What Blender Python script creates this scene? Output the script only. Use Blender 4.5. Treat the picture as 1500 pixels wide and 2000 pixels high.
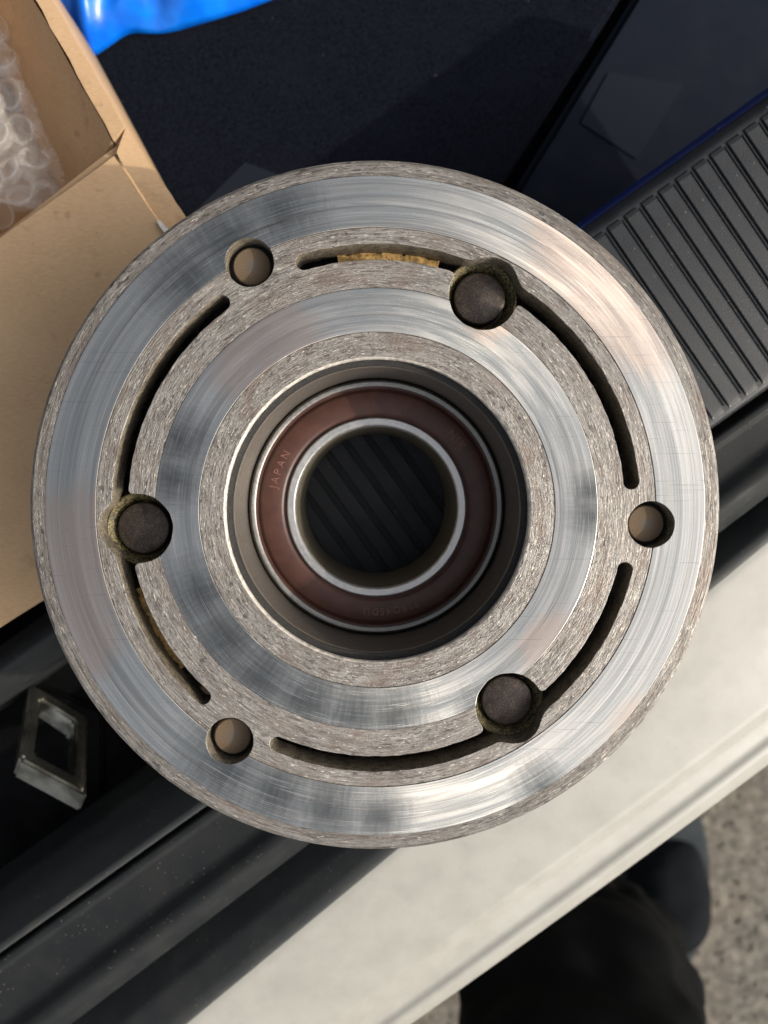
import bpy, bmesh, math, random
import numpy as np
from mathutils import Vector, Matrix, noise as mnoise

# ------------------------------------------------------------------ clear
for o in list(bpy.data.objects):
    bpy.data.objects.remove(o)
S = bpy.context.scene
COL = S.collection
R = math.radians
MM = 0.001
random.seed(7)

# ------------------------------------------------------------------ camera
# world frame: pulley axis = Z, friction face at z = 0, X right, Y up in the picture
F = 1502.0                                     # focal length in photo pixels (1500 x 2000)
n_cam = Vector((0.020, -0.043, 1.0)).normalized()     # pulley axis seen from the camera
xw = (Vector((1, 0, 0)) - n_cam * n_cam.x).normalized()
yw = n_cam.cross(xw)
M = Matrix((xw, yw, n_cam))                    # camera coords -> world coords
P_c = Vector((-1.12, 0.1, -140.0))             # pulley face centre in camera coords (mm)
CAM = -(M @ P_c)                               # camera position in world mm
cam_data = bpy.data.cameras.new('camera')
cam = bpy.data.objects.new('camera', cam_data)
COL.objects.link(cam)
cam.matrix_world = Matrix.Translation(CAM * MM) @ M.to_4x4()
cam_data.sensor_fit = 'HORIZONTAL'
cam_data.lens = 4.25
cam_data.sensor_width = 4.25 * 1500.0 / F
cam_data.clip_start = 0.004
cam_data.clip_end = 60.0
cam_data.dof.use_dof = True
cam_data.dof.focus_distance = 0.1425
cam_data.dof.aperture_fstop = 2.9
S.camera = cam
S.render.resolution_x = 768
S.render.resolution_y = 1024

# ------------------------------------------------------------------ world and sun
SUN_AZ = R(-14.0)          # direction to the sun in the XY plane (from +X, counter-clockwise)
SUN_EL = R(33.0)
w = bpy.data.worlds.new('World')
S.world = w
w.use_nodes = True
wn = w.node_tree
for nd in list(wn.nodes):
    wn.nodes.remove(nd)
sky = wn.nodes.new('ShaderNodeTexSky')
sky.sky_type = 'NISHITA'
sky.sun_disc = False
sky.sun_elevation = SUN_EL
sky.sun_rotation = math.pi / 2 - SUN_AZ
sky.air_density = 1.0
sky.dust_density = 7.0
sky.ozone_density = 0.1
bg = wn.nodes.new('ShaderNodeBackground')
bg.inputs['Strength'].default_value = 0.15
wo = wn.nodes.new('ShaderNodeOutputWorld')
hz = wn.nodes.new('ShaderNodeHueSaturation')          # thin bright haze over the whole sky
hz.inputs['Saturation'].default_value = 0.34
wn.links.new(sky.outputs['Color'], hz.inputs['Color'])
wn.links.new(hz.outputs['Color'], bg.inputs['Color'])
wn.links.new(bg.outputs['Background'], wo.inputs['Surface'])
sd = bpy.data.lights.new('sun', 'SUN')
sd.energy = 2.0
sd.angle = R(0.55)
sd.color = (1.0, 0.87, 0.70)
sun = bpy.data.objects.new('sun', sd)
COL.objects.link(sun)
sv = Vector((math.cos(SUN_EL) * math.cos(SUN_AZ), math.cos(SUN_EL) * math.sin(SUN_AZ), math.sin(SUN_EL)))
sun.rotation_euler = sv.to_track_quat('Z', 'Y').to_euler()
sun.location = sv * 3
S.view_settings.view_transform = 'Standard'
S.view_settings.look = 'None'
S.view_settings.gamma = 1.0
S.view_settings.use_curve_mapping = False
S.view_settings.exposure = 0.4
S.render.engine = 'CYCLES'

# ------------------------------------------------------------------ measuring helpers
def at(px, py, z):
    """photo pixel -> world point (mm) on the level z (mm)"""
    d = M @ Vector(((px - 750.0) / F, -(py - 1000.0) / F, -1.0))
    t = (z - CAM.z) / d.z
    return CAM + d * t
UA = R(35.5)
U = Vector((math.cos(UA), math.sin(UA), 0))
V = Vector((math.sin(UA), -math.cos(UA), 0))
PU, PV = 750 * math.cos(UA) - 1000 * math.sin(UA), 750 * math.sin(UA) + 1000 * math.cos(UA)
def vm(vpx, z):
    d = vpx - PV
    return at(750 + math.sin(UA) * d, 1000 + math.cos(UA) * d, z).dot(V)
def um(upx, z):
    d = upx - PU
    return at(750 + math.cos(UA) * d, 1000 - math.sin(UA) * d, z).dot(U)
def uvz(u, v, z):
    p = U * u + V * v
    return (p.x, p.y, z)

# ------------------------------------------------------------------ object helpers
def props(o, label=None, cat=None, group=None, kind=None):
    if label: o['label'] = label
    if cat: o['category'] = cat
    if group: o['group'] = group
    if kind: o['kind'] = kind
    return o
def empty(name, loc=(0, 0, 0)):
    o = bpy.data.objects.new(name, None)
    o.empty_display_size = 0.01
    COL.objects.link(o)
    o.location = Vector(loc) * MM
    return o
def wpos(o):
    p = Vector((0, 0, 0))
    while o is not None:
        p = p + Vector(o.location)
        o = o.parent
    return p
def link(name, me, mat, parent=None, loc=(0, 0, 0), rot=None):
    """loc in world mm; parents are never rotated"""
    o = bpy.data.objects.new(name, me)
    COL.objects.link(o)
    if mat is not None and not me.materials:
        me.materials.append(mat)
    l = Vector(loc) * MM
    if parent is not None:
        o.parent = parent
        l = l - wpos(parent)
    o.location = l
    if rot is not None:
        o.rotation_euler = rot
    return o
def mesh(name, verts, faces, smooth=True, sharp=35):
    me = bpy.data.meshes.new(name)
    me.from_pydata([(v[0] * MM, v[1] * MM, v[2] * MM) for v in verts], [], faces)
    me.validate()
    bm = bmesh.new(); bm.from_mesh(me)
    bmesh.ops.recalc_face_normals(bm, faces=bm.faces)
    bm.to_mesh(me); bm.free()
    if smooth:
        me.polygons.foreach_set('use_smooth', [True] * len(me.polygons))
        me.set_sharp_from_angle(angle=R(sharp))
    me.update()
    return me
def lathe(name, prof, seg=160, closed=True, sharp=30, a0=0.0, a1=None, wob=None):
    vs, fs = [], []
    n = len(prof)
    full = a1 is None
    cnt = seg if full else seg + 1
    for i in range(cnt):
        a = (2 * math.pi * i / seg) if full else a0 + (a1 - a0) * i / seg
        for k, (r, z) in enumerate(prof):
            rr = r + (wob(a, k) if wob else 0.0)
            vs.append((rr * math.cos(a), rr * math.sin(a), z))
    m = n if closed else n - 1
    for i in range(seg):
        j = (i + 1) % cnt
        for k in range(m):
            k2 = (k + 1) % n
            fs.append((i * n + k, j * n + k, j * n + k2, i * n + k2))
    if not full and closed:
        fs.append(tuple(range(n)))
        fs.append(tuple(seg * n + k for k in range(n)))
    return mesh(name, vs, fs, sharp=sharp)
def prism(name, poly, z0, z1, smooth=False):
    """poly: list of (x, y) mm; vertical prism"""
    n = len(poly)
    vs = [(p[0], p[1], z0) for p in poly] + [(p[0], p[1], z1) for p in poly]
    fs = [tuple(range(n)), tuple(range(n, 2 * n))]
    fs += [(i, (i + 1) % n, n + (i + 1) % n, n + i) for i in range(n)]
    return mesh(name, vs, fs, smooth=smooth)
def slab(name, pts, th, bev=0.4, seg=2):
    """pts: 3D top outline (mm); a board of thickness th below it, bevelled edges"""
    n = len(pts)
    vs = [tuple(p) for p in pts] + [(p[0], p[1], p[2] - th) for p in pts]
    fs = [tuple(range(n)), tuple(range(n, 2 * n))]
    fs += [(i, (i + 1) % n, n + (i + 1) % n, n + i) for i in range(n)]
    me = mesh(name, vs, fs, smooth=False)
    if bev:
        bm = bmesh.new(); bm.from_mesh(me)
        bmesh.ops.bevel(bm, geom=list(bm.edges), offset=bev * MM, segments=seg, affect='EDGES', clamp_overlap=True)
        bm.to_mesh(me); bm.free()
        me.polygons.foreach_set('use_smooth', [True] * len(me.polygons))
        me.set_sharp_from_angle(angle=R(50))
    return me
def sweep(name, prof_fn, us, sharp=40, closed=True):
    """prof_fn(u) -> list of (v, z) ; swept along the sill direction"""
    vs, fs = [], []
    n = None
    for u in us:
        p = prof_fn(u)
        n = len(p)
        vs += [uvz(u, v, z) for v, z in p]
    m = n if closed else n - 1
    for i in range(len(us) - 1):
        for k in range(m):
            k2 = (k + 1) % n
            fs.append((i * n + k, (i + 1) * n + k, (i + 1) * n + k2, i * n + k2))
    if closed:
        fs.append(tuple(range(n)))
        fs.append(tuple((len(us) - 1) * n + k for k in range(n)))
    return mesh(name, vs, fs, sharp=sharp)
def rounded(pts, rad=1.5, seg=4):
    """round the corners of an open profile"""
    out = [pts[0]]
    for a, b, c in zip(pts, pts[1:], pts[2:]):
        va, vc = Vector(a) - Vector(b), Vector(c) - Vector(b)
        d = min(rad, va.length * .45, vc.length * .45)
        p0, p1 = Vector(b) + va.normalized() * d, Vector(b) + vc.normalized() * d
        for i in range(seg + 1):
            t = i / seg
            q = p0 * (1 - t) ** 2 + Vector(b) * 2 * t * (1 - t) + p1 * t * t
            out.append((q.x, q.y))
    out.append(pts[-1])
    return out

# ------------------------------------------------------------------ node material helpers
class NT:
    def __init__(s, name):
        s.m = bpy.data.materials.new(name)
        s.m.use_nodes = True
        s.t = s.m.node_tree
        for nd in list(s.t.nodes):
            s.t.nodes.remove(nd)
        s.out = s.t.nodes.new('ShaderNodeOutputMaterial')
        s.b = s.t.nodes.new('ShaderNodeBsdfPrincipled')
        s.t.links.new(s.b.outputs[0], s.out.inputs['Surface'])
        tc = s.t.nodes.new('ShaderNodeTexCoord')
        s.mm = s.vmath('SCALE', tc.outputs['Object'], scale=1000.0)     # object coords in mm
    def link(s, a, b): s.t.links.new(a, b)
    def val(s, sock, v):
        if isinstance(v, bpy.types.NodeSocket): s.link(v, sock)
        else: sock.default_value = v
    def vmath(s, op, a, b=None, scale=None):
        n = s.t.nodes.new('ShaderNodeVectorMath'); n.operation = op
        s.val(n.inputs[0], a)
        if b is not None: s.val(n.inputs[1], b)
        if scale is not None: s.val(n.inputs['Scale'], scale)
        return n.outputs['Value'] if op in ('LENGTH', 'DOT_PRODUCT') else n.outputs[0]
    def math(s, op, a, b=None, c=None, clamp=False):
        n = s.t.nodes.new('ShaderNodeMath'); n.operation = op; n.use_clamp = clamp
        s.val(n.inputs[0], a)
        if b is not None: s.val(n.inputs[1], b)
        if c is not None: s.val(n.inputs[2], c)
        return n.outputs[0]
    def polar(s, k, kr, kz=0.0, off=0.0):
        """seamless (angle, radius) coordinates: k cells round the circle's radius, kr per mm outwards"""
        sep = s.t.nodes.new('ShaderNodeSeparateXYZ'); s.link(s.mm, sep.inputs[0])
        flat = s.t.nodes.new('ShaderNodeCombineXYZ')
        s.link(sep.outputs[0], flat.inputs[0]); s.link(sep.outputs[1], flat.inputs[1])
        ln = s.vmath('LENGTH', flat.outputs[0])
        nm = s.vmath('NORMALIZE', flat.outputs[0])
        sc = s.vmath('SCALE', nm, scale=k)
        rz = s.t.nodes.new('ShaderNodeCombineXYZ')
        s.link(s.math('ADD', s.math('MULTIPLY', ln, kr), off), rz.inputs[2])
        return s.vmath('ADD', sc, rz.outputs[0])
    def radius(s):
        sep = s.t.nodes.new('ShaderNodeSeparateXYZ'); s.link(s.mm, sep.inputs[0])
        flat = s.t.nodes.new('ShaderNodeCombineXYZ')
        s.link(sep.outputs[0], flat.inputs[0]); s.link(sep.outputs[1], flat.inputs[1])
        return s.vmath('LENGTH', flat.outputs[0])
    def noise(s, vec=None, scale=1.0, detail=4.0, rough=0.5, dist=0.0):
        n = s.t.nodes.new('ShaderNodeTexNoise')
        s.link(s.mm if vec is None else vec, n.inputs['Vector'])
        n.inputs['Scale'].default_value = scale
        n.inputs['Detail'].default_value = detail
        n.inputs['Roughness'].default_value = rough
        n.inputs['Distortion'].default_value = dist
        return n.outputs['Fac']
    def stretch(s, sx, sy, sz, rot=0.0):
        n = s.t.nodes.new('ShaderNodeMapping')
        n.inputs['Rotation'].default_value = (0, 0, rot)
        n.inputs['Scale'].default_value = (sx, sy, sz)
        s.link(s.mm, n.inputs['Vector'])
        return n.outputs[0]
    def ramp(s, fac, stops, interp='LINEAR'):
        n = s.t.nodes.new('ShaderNodeValToRGB')
        n.color_ramp.interpolation = interp
        e = n.color_ramp.elements
        while len(e) < len(stops): e.new(0.5)
        for el, (p, c) in zip(e, stops):
            el.position = p
            el.color = (c, c, c, 1) if isinstance(c, (int, float)) else (c[0], c[1], c[2], 1)
        s.link(fac, n.inputs[0])
        return n.outputs[0]
    def mix(s, fac, a, b, mode='MIX'):
        n = s.t.nodes.new('ShaderNodeMix'); n.data_type = 'RGBA'; n.blend_type = mode
        s.val(n.inputs[0], fac)
        for i, v in ((6, a), (7, b)):
            if isinstance(v, bpy.types.NodeSocket): s.link(v, n.inputs[i])
            else: n.inputs[i].default_value = (v, v, v, 1) if isinstance(v, (int, float)) else (v[0], v[1], v[2], 1)
        return n.outputs[2]
    def bump(s, h, strength=0.3, dist=0.1, normal=None):
        n = s.t.nodes.new('ShaderNodeBump')
        n.inputs['Strength'].default_value = strength
        n.inputs['Distance'].default_value = dist * MM
        s.link(h, n.inputs['Height'])
        if normal is not None: s.link(normal, n.inputs['Normal'])
        return n.outputs[0]
    def set(s, **kw):
        for k, v in kw.items():
            sock = s.b.inputs[{'color': 'Base Color', 'rough': 'Roughness', 'metal': 'Metallic', 'normal': 'Normal',
                               'aniso': 'Anisotropic', 'anrot': 'Anisotropic Rotation', 'tangent': 'Tangent', 'trans': 'Transmission Weight',
                               'ior': 'IOR', 'alpha': 'Alpha', 'coat': 'Coat Weight', 'coatr': 'Coat Roughness',
                               'spec': 'Specular IOR Level', 'sheen': 'Sheen Weight', 'sub': 'Subsurface Weight'}[k]]
            if isinstance(v, tuple): v = (v[0], v[1], v[2], 1)
            s.val(sock, v)
        return s

def srgb(r, g, b):
    f = lambda c: (c / 255 / 12.92) if c / 255 <= 0.04045 else ((c / 255 + 0.055) / 1.055) ** 2.4
    return (f(r), f(g), f(b))

# ------------------------------------------------------------------ materials: metal of the pulley
def mat_turned(name='turned_steel', dim=1.0):
    """coarsely turned, torn steel: grey with turning lines, pits and small bright burrs"""
    t = NT(name)
    lines = t.noise(t.polar(3.0, 5.2, off=2), 1.0, 4, 0.7)               # concentric turning lines
    fine = t.noise(t.polar(34, 4.2), 1.0, 5, 0.7)                        # torn grain along the lines
    burr = t.noise(t.polar(30, 3.4, off=9), 1.2, 2, 0.5, 0.25)
    pit = t.noise(None, 2.6, 4, 0.65, 0.3)
    smear = t.noise(t.polar(6, 0.55, off=3), 1.4, 4, 0.6)
    big = t.noise(t.polar(2.6, 0.16, off=14), 1.4, 4, 0.6)
    k = lambda r, g, b_: tuple(c * dim for c in srgb(r, g, b_))
    c = t.ramp(t.mix(0.55, fine, lines), [(0.32, k(90, 88, 86)), (0.50, k(144, 140, 135)), (0.68, k(190, 186, 179))])
    c = t.mix(t.ramp(smear, [(0.50, 0.0), (0.64, 0.6)]), c, k(116, 106, 99))
    c = t.mix(t.ramp(smear, [(0.34, 0.5), (0.45, 0.0)]), c, k(172, 169, 164))
    c = t.mix(t.ramp(pit, [(0.34, 0.75), (0.42, 0.0)]), c, k(70, 65, 62))
    tear = t.noise(t.polar(11, 2.0, off=40), 1.3, 4, 0.6, 0.4)
    c = t.mix(t.ramp(tear, [(0.36, 0.7), (0.44, 0.0)]), c, k(84, 77, 73))
    c = t.mix(t.ramp(tear, [(0.60, 0.0), (0.68, 0.5)]), c, k(184, 178, 168))
    c = t.mix(t.ramp(burr, [(0.64, 0.0), (0.69, 0.8)]), c, k(220, 214, 203))
    spot = t.noise(t.polar(14, 0.8, off=21), 2.0, 3, 0.55, 0.6)
    pm = t.math('MULTIPLY', t.ramp(spot, [(0.58, 0.0), (0.64, 0.75)]), t.ramp(big, [(0.46, 0.0), (0.56, 1.0)]))
    c = t.mix(pm, c, k(72, 69, 70))
    c = t.mix(t.ramp(big, [(0.34, 0.35), (0.46, 0.0)]), c, k(120, 98, 86))
    h = t.mix(0.4, fine, lines)
    h = t.mix(0.35, h, pit)
    h = t.mix(0.25, h, burr)
    h = t.mix(0.3, h, tear)
    t.set(color=c, metal=0.5, rough=t.ramp(fine, [(0.3, 0.62), (0.7, 0.44)]), normal=t.bump(h, 1.0, 0.30), spec=0.5)
    return t.m
def mat_polished(seed, dark_refl, warm_refl):
    """rubbed friction face: ring-brushed steel, scratches; dark and warm reflections painted into its colour"""
    t = NT('rubbed_steel')
    lines = t.mix(0.5, t.noise(t.polar(0.8, 3.4, off=seed), 1.0, 4, 0.75), t.noise(t.polar(0.5, 1.1, off=seed + 7), 1.0, 3, 0.6))
    band = t.noise(t.polar(0.35, 0.9, off=seed + 5), 1.3, 3, 0.5)
    patch = t.noise(t.polar(2.2, 0.5, off=seed + 2), 1.25, 4, 0.55)
    cross = t.noise(t.polar(80, 0.22, off=seed), 1.0, 3, 0.6)
    hatch = t.noise(t.polar(3.0, 3.0, off=seed + 60), 1.0, 4, 0.7)
    hatch2 = t.noise(t.polar(55, 0.25, off=seed + 3), 1.0, 4, 0.7)
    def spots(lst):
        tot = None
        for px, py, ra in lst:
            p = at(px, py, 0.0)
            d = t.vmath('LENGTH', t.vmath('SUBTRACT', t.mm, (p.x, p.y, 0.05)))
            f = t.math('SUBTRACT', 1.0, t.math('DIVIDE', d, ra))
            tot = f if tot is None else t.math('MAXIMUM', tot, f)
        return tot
    scr = t.math('SUBTRACT', t.mix(0.5, hatch, hatch2), 0.5)
    lin = t.math('SUBTRACT', lines, 0.5)
    rag = t.math('ADD', t.math('MULTIPLY', scr, 2.4), t.math('ADD', t.math('MULTIPLY', lin, 0.9), t.math('MULTIPLY', t.math('SUBTRACT', patch, 0.5), 1.5)))
    rag = t.math('ADD', rag, t.math('MULTIPLY', t.math('SUBTRACT', cross, 0.5), 0.5))
    dark_fac = t.ramp(t.math('ADD', spots(dark_refl), t.math('MULTIPLY', rag, 0.55)), [(0.0, 0.0), (0.45, 0.34), (0.95, 0.72)])  # mask of the dark reflections painted on the ring
    st = t.ramp(t.math('ADD', spots(warm_refl), t.math('MULTIPLY', t.math('ADD', lin, t.math('SUBTRACT', patch, 0.5)), 0.7)), [(0.05, 0.0), (0.40, 0.5)])  # mask of the warm reflected light painted on the ring
    c = t.ramp(lines, [(0.32, srgb(150, 149, 145)), (0.44, srgb(198, 196, 190)), (0.53, srgb(220, 217, 210)), (0.64, srgb(246, 243, 236))])
    c = t.mix(t.ramp(patch, [(0.40, 0.3), (0.55, 0.0)]), c, srgb(180, 188, 186))
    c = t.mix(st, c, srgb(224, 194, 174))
    c = t.mix(dark_fac, c, srgb(72, 77, 77))
    h1 = t.noise(t.stretch(0.05, 4.0, 1, R(35)), 1.0, 2, 0.4)
    h2 = t.noise(t.stretch(0.06, 4.5, 1, R(-48)), 1.0, 2, 0.4)
    h3 = t.noise(t.polar(5.0, 6.0, off=seed + 50), 1.0, 2, 0.5)
    hair = t.math('MAXIMUM', t.ramp(h1, [(0.69, 0.0), (0.72, 0.45)]), t.ramp(h2, [(0.70, 0.0), (0.73, 0.45)]))
    c = t.mix(hair, c, srgb(136, 136, 136))
    lt = t.ramp(h3, [(0.60, 0.0), (0.68, 0.45)])
    c = t.mix(lt, c, srgb(238, 236, 230))
    rg = t.math('ADD', t.math('SUBTRACT', t.ramp(patch, [(0.3, 0.22), (0.7, 0.33)]), t.math('MULTIPLY', dark_fac, 0.08)), t.math('MULTIPLY', lt, 0.12))
    h = t.mix(0.25, lines, cross)
    h = t.mix(0.30, h, band)
    nrm = t.bump(h, 0.5, 0.07)
    tg = t.t.nodes.new('ShaderNodeTangent'); tg.direction_type = 'RADIAL'; tg.axis = 'Z'
    t.set(color=c, metal=1.0, rough=rg, normal=nrm, aniso=0.8, tangent=tg.outputs[0])
    return t.m
def mat_plain_metal(name, col, rough=0.35, metal=1.0, bump=0.15, var=0.25, aniso=0.0, k=3.0, kr=4.0):
    t = NT(name)
    f = t.noise(t.polar(k, kr), 1.0, 5, 0.65)
    g = t.noise(None, 1.2, 4, 0.6)
    lo = tuple(x * (1 - var) for x in col); hi = tuple(min(1, x * (1 + var)) for x in col)
    c = t.ramp(t.mix(0.5, f, g), [(0.35, lo), (0.65, hi)])
    t.set(color=c, metal=metal, rough=t.ramp(g, [(0.3, rough * .8), (0.7, min(1, rough * 1.25))]), normal=t.bump(f, bump, 0.08))
    if aniso:
        tg = t.t.nodes.new('ShaderNodeTangent'); tg.direction_type = 'RADIAL'; tg.axis = 'Z'
        t.set(aniso=aniso, tangent=tg.outputs[0])
    return t.m
def mat_speckle(name, base, dark, light, s=2.0, rough=0.7, lo=0.36, hi=0.6, metal=0.0, bump=0.4):
    t = NT(name)
    a = t.noise(None, s, 5, 0.7); b = t.noise(None, s * 0.22, 3, 0.5)
    c = t.ramp(a, [(lo, dark), (0.5, base), (hi + 0.12, light)])
    c = t.mix(t.ramp(b, [(0.45, 0.0), (0.65, 0.5)]), c, dark)
    t.set(color=c, rough=rough, metal=metal, normal=t.bump(a, bump, 0.15))
    return t.m
def mat_rivet():
    t = NT('rusty_rivet')
    r = t.radius()
    nz = t.noise(None, 1.1, 5, 0.7)
    rr = t.math('ADD', r, t.math('MULTIPLY', nz, 4.0))
    g = t.noise(None, 5.0, 4, 0.6)
    rust = t.ramp(g, [(0.3, srgb(90, 77, 64)), (0.6, srgb(114, 99, 82)), (0.8, srgb(136, 121, 102))])
    c = t.mix(t.ramp(t.math('MULTIPLY', rr, 0.2), [(0.52, 0.7), (0.72, 0.0)]), rust, srgb(98, 95, 90))
    t.set(color=c, metal=0.15, rough=0.8, spec=0.1, normal=t.bump(g, 0.25, 0.06))
    return t.m

M_turn = mat_turned('turned_steel', 0.88)
M_rimface = mat_turned('turned_rim_steel', 0.72)
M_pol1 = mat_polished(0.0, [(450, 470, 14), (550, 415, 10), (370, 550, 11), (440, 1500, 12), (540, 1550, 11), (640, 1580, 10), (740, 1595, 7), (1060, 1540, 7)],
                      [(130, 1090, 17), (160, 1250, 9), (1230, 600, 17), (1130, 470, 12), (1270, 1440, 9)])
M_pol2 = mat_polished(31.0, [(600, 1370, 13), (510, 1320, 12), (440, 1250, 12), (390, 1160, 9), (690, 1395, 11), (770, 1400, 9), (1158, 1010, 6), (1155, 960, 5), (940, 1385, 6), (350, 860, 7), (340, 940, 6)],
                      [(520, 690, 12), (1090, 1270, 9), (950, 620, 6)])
M_rim = mat_plain_metal('rim_steel', srgb(150, 146, 140), 0.42, 0.9, 0.3, 0.3)
M_lip = mat_plain_metal('bare_lip_steel', srgb(186, 180, 171), 0.6, 0.4, 0.8, 0.35, 0.0, 30.0, 3.0)
M_bore = mat_plain_metal('ground_bore_steel', srgb(112, 106, 99), 0.42, 0.45, 0.12, 0.12, 0.5)
M_race = mat_plain_metal('bearing_race_steel', srgb(196, 196, 195), 0.40, 0.8, 0.3, 0.16)
M_orace = mat_plain_metal('outer_race_steel', srgb(138, 136, 132), 0.38, 0.85, 0.3, 0.25)
M_racebore = mat_plain_metal('race_bore_steel', srgb(120, 113, 98), 0.40, 0.35, 0.1, 0.2, 0.0)
M_black = mat_speckle('black_oxide', srgb(30, 28, 27), srgb(12, 12, 12), srgb(58, 52, 46), 2.5, 0.6)
M_pin = mat_speckle('dark_pin_steel', srgb(74, 66, 60), srgb(46, 41, 38), srgb(104, 94, 86), 3.5, 0.42, metal=0.6, bump=0.25)
M_rivet = mat_rivet()
M_collar = mat_speckle('yellow_zinc_collar', srgb(92, 84, 54), srgb(18, 18, 14), srgb(132, 118, 78), 2.4, 0.55, 0.42, metal=0.35)
M_seal_paste = mat_speckle('dried_sealant', srgb(176, 142, 86), srgb(104, 84, 52), srgb(204, 174, 118), 1.2, 0.85)
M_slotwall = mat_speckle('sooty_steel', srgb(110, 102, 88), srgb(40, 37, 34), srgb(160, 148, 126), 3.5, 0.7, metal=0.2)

def mat_seal():
    t = NT('brown_rubber')
    g = t.noise(None, 0.35, 4, 0.5); f = t.noise(None, 14.0, 2, 0.5)
    c = t.ramp(g, [(0.3, srgb(64, 40, 34)), (0.7, srgb(80, 50, 41))])
    t.set(color=c, rough=0.42, spec=0.45, normal=t.bump(f, 0.06, 0.04))
    return t.m
M_seal = mat_seal()
M_letter = mat_speckle('worn_raised_rubber', srgb(118, 82, 70), srgb(104, 70, 60), srgb(130, 94, 80), 3.0, 0.55, bump=0.1)

# ------------------------------------------------------------------ THE PULLEY
Z_BASE = -47.0
pulley = empty('clutch_pulley', (0, 0, Z_BASE))
props(pulley, 'round steel clutch pulley with slotted face and bearing, lying on the dark sill', 'pulley')

A_PIN = [R(64.0), R(184.0), R(304.0)]
A_RIV = [R(117.2), R(237.2), R(357.2)]

def smin(a, b, k):
    h = np.clip(0.5 + 0.5 * (b - a) / k, 0, 1)
    return b * (1 - h) + a * h - k * h * (1 - h)
def void_sdf(X, Y):
    """signed distance (negative inside) of all openings through the face plate"""
    d = np.full(X.shape, 99.0)
    Rr = np.hypot(X, Y); A = np.arctan2(Y, X)
    wob = 0.05 * np.sin(A * 41) + 0.04 * np.sin(A * 97 + 1)
    for ap, ar0 in zip(A_PIN, A_RIV):
        c, s = math.cos(ap), math.sin(ap)
        big = np.hypot(X - 43.5 * c, Y - 43.5 * s) - 6.25
        out = np.hypot(X - 46.2 * math.cos(ap - .012), Y - 46.2 * math.sin(ap - .012)) - 4.4
        # slots on both sides, ending 9 degrees short of the rivet holes
        half = R(42.6)
        for sg in (-1, 1):
            mid = ap + sg * half / 2 * (1 + (0.345 if sg < 0 else 0))
            hh = half / 2 * (1 + (0.345 if sg < 0 else 0))
            dA = (A - mid + math.pi) % (2 * math.pi) - math.pi
            rs = 46.7
            arc = np.abs(Rr - rs ) - 1.42
            ea = np.abs(dA) - hh
            ex, ey = rs * math.cos(mid + hh), rs * math.sin(mid + hh)
            fx, fy = rs * math.cos(mid - hh), rs * math.sin(mid - hh)
            caps = np.minimum(np.hypot(X - ex, Y - ey), np.hypot(X - fx, Y - fy)) - 1.42
            slot = np.where(ea < 0, arc, caps)
            out = smin(out, slot, 1.0)
        d = np.minimum(d, smin(big, out, 1.3))
    for ar in A_RIV:
        d = np.minimum(d, np.hypot(X - 50.2 * math.cos(ar), Y - 50.2 * math.sin(ar)) - 4.3)
    return d + wob * 0.6

G = 0.16
xs = np.arange(-65, 65 + G, G)
GX, GY = np.meshgrid(xs, xs)
GR = np.hypot(GX, GY)
GV = void_sdf(GX, GY)

def contours(D):
    """marching squares, zero level of D; list of closed loops of (x, y)"""
    ins = D < 0
    ny, nx = D.shape
    def hx(i, j):      # crossing on edge (i,j)-(i,j+1)
        a, b = D[i, j], D[i, j + 1]; t = a / (a - b)
        return (xs[j] + t * G, xs[i])
    def hy(i, j):
        a, b = D[i, j], D[i + 1, j]; t = a / (a - b)
        return (xs[j], xs[i] + t * G)
    code = ins[:-1, :-1] * 1 + ins[:-1, 1:] * 2 + ins[1:, 1:] * 4 + ins[1:, :-1] * 8
    cells = np.argwhere((code > 0) & (code < 15))
    E = {1: [('L', 'B')], 2: [('B', 'R')], 3: [('L', 'R')], 4: [('R', 'T')], 5: [('L', 'B'), ('R', 'T')], 6: [('B', 'T')], 7: [('L', 'T')],
         8: [('T', 'L')], 9: [('T', 'B')], 10: [('T', 'L'), ('B', 'R')], 11: [('T', 'R')], 12: [('R', 'L')], 13: [('R', 'B')], 14: [('B', 'L')]}
    adj = {}
    for i, j in cells:
        i, j = int(i), int(j)
        key = {'B': ('h', i, j), 'T': ('h', i + 1, j), 'L': ('v', i, j), 'R': ('v', i, j + 1)}
        for a, b in E[int(code[i, j])]:
            adj.setdefault(key[a], []).append(key[b])
            adj.setdefault(key[b], []).append(key[a])
    loops, seen = [], set()
    for k in adj:
        if k in seen: continue
        loop, cur, prev = [], k, None
        while True:
            seen.add(cur)
            loop.append(hx(cur[1], cur[2]) if cur[0] == 'h' else hy(cur[1], cur[2]))
            nxt = [q for q in adj[cur] if q != prev and q not in seen]
            if not nxt: break
            prev, cur = cur, nxt[0]
        # thin the points a little
        P = np.array(loop)
        keep = [0]
        for q in range(1, len(P)):
            if np.hypot(*(P[q] - P[keep[-1]])) > 0.22: keep.append(q)
        P = P[keep]
        if len(P) > 6: loops.append(P)
    return loops
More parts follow.
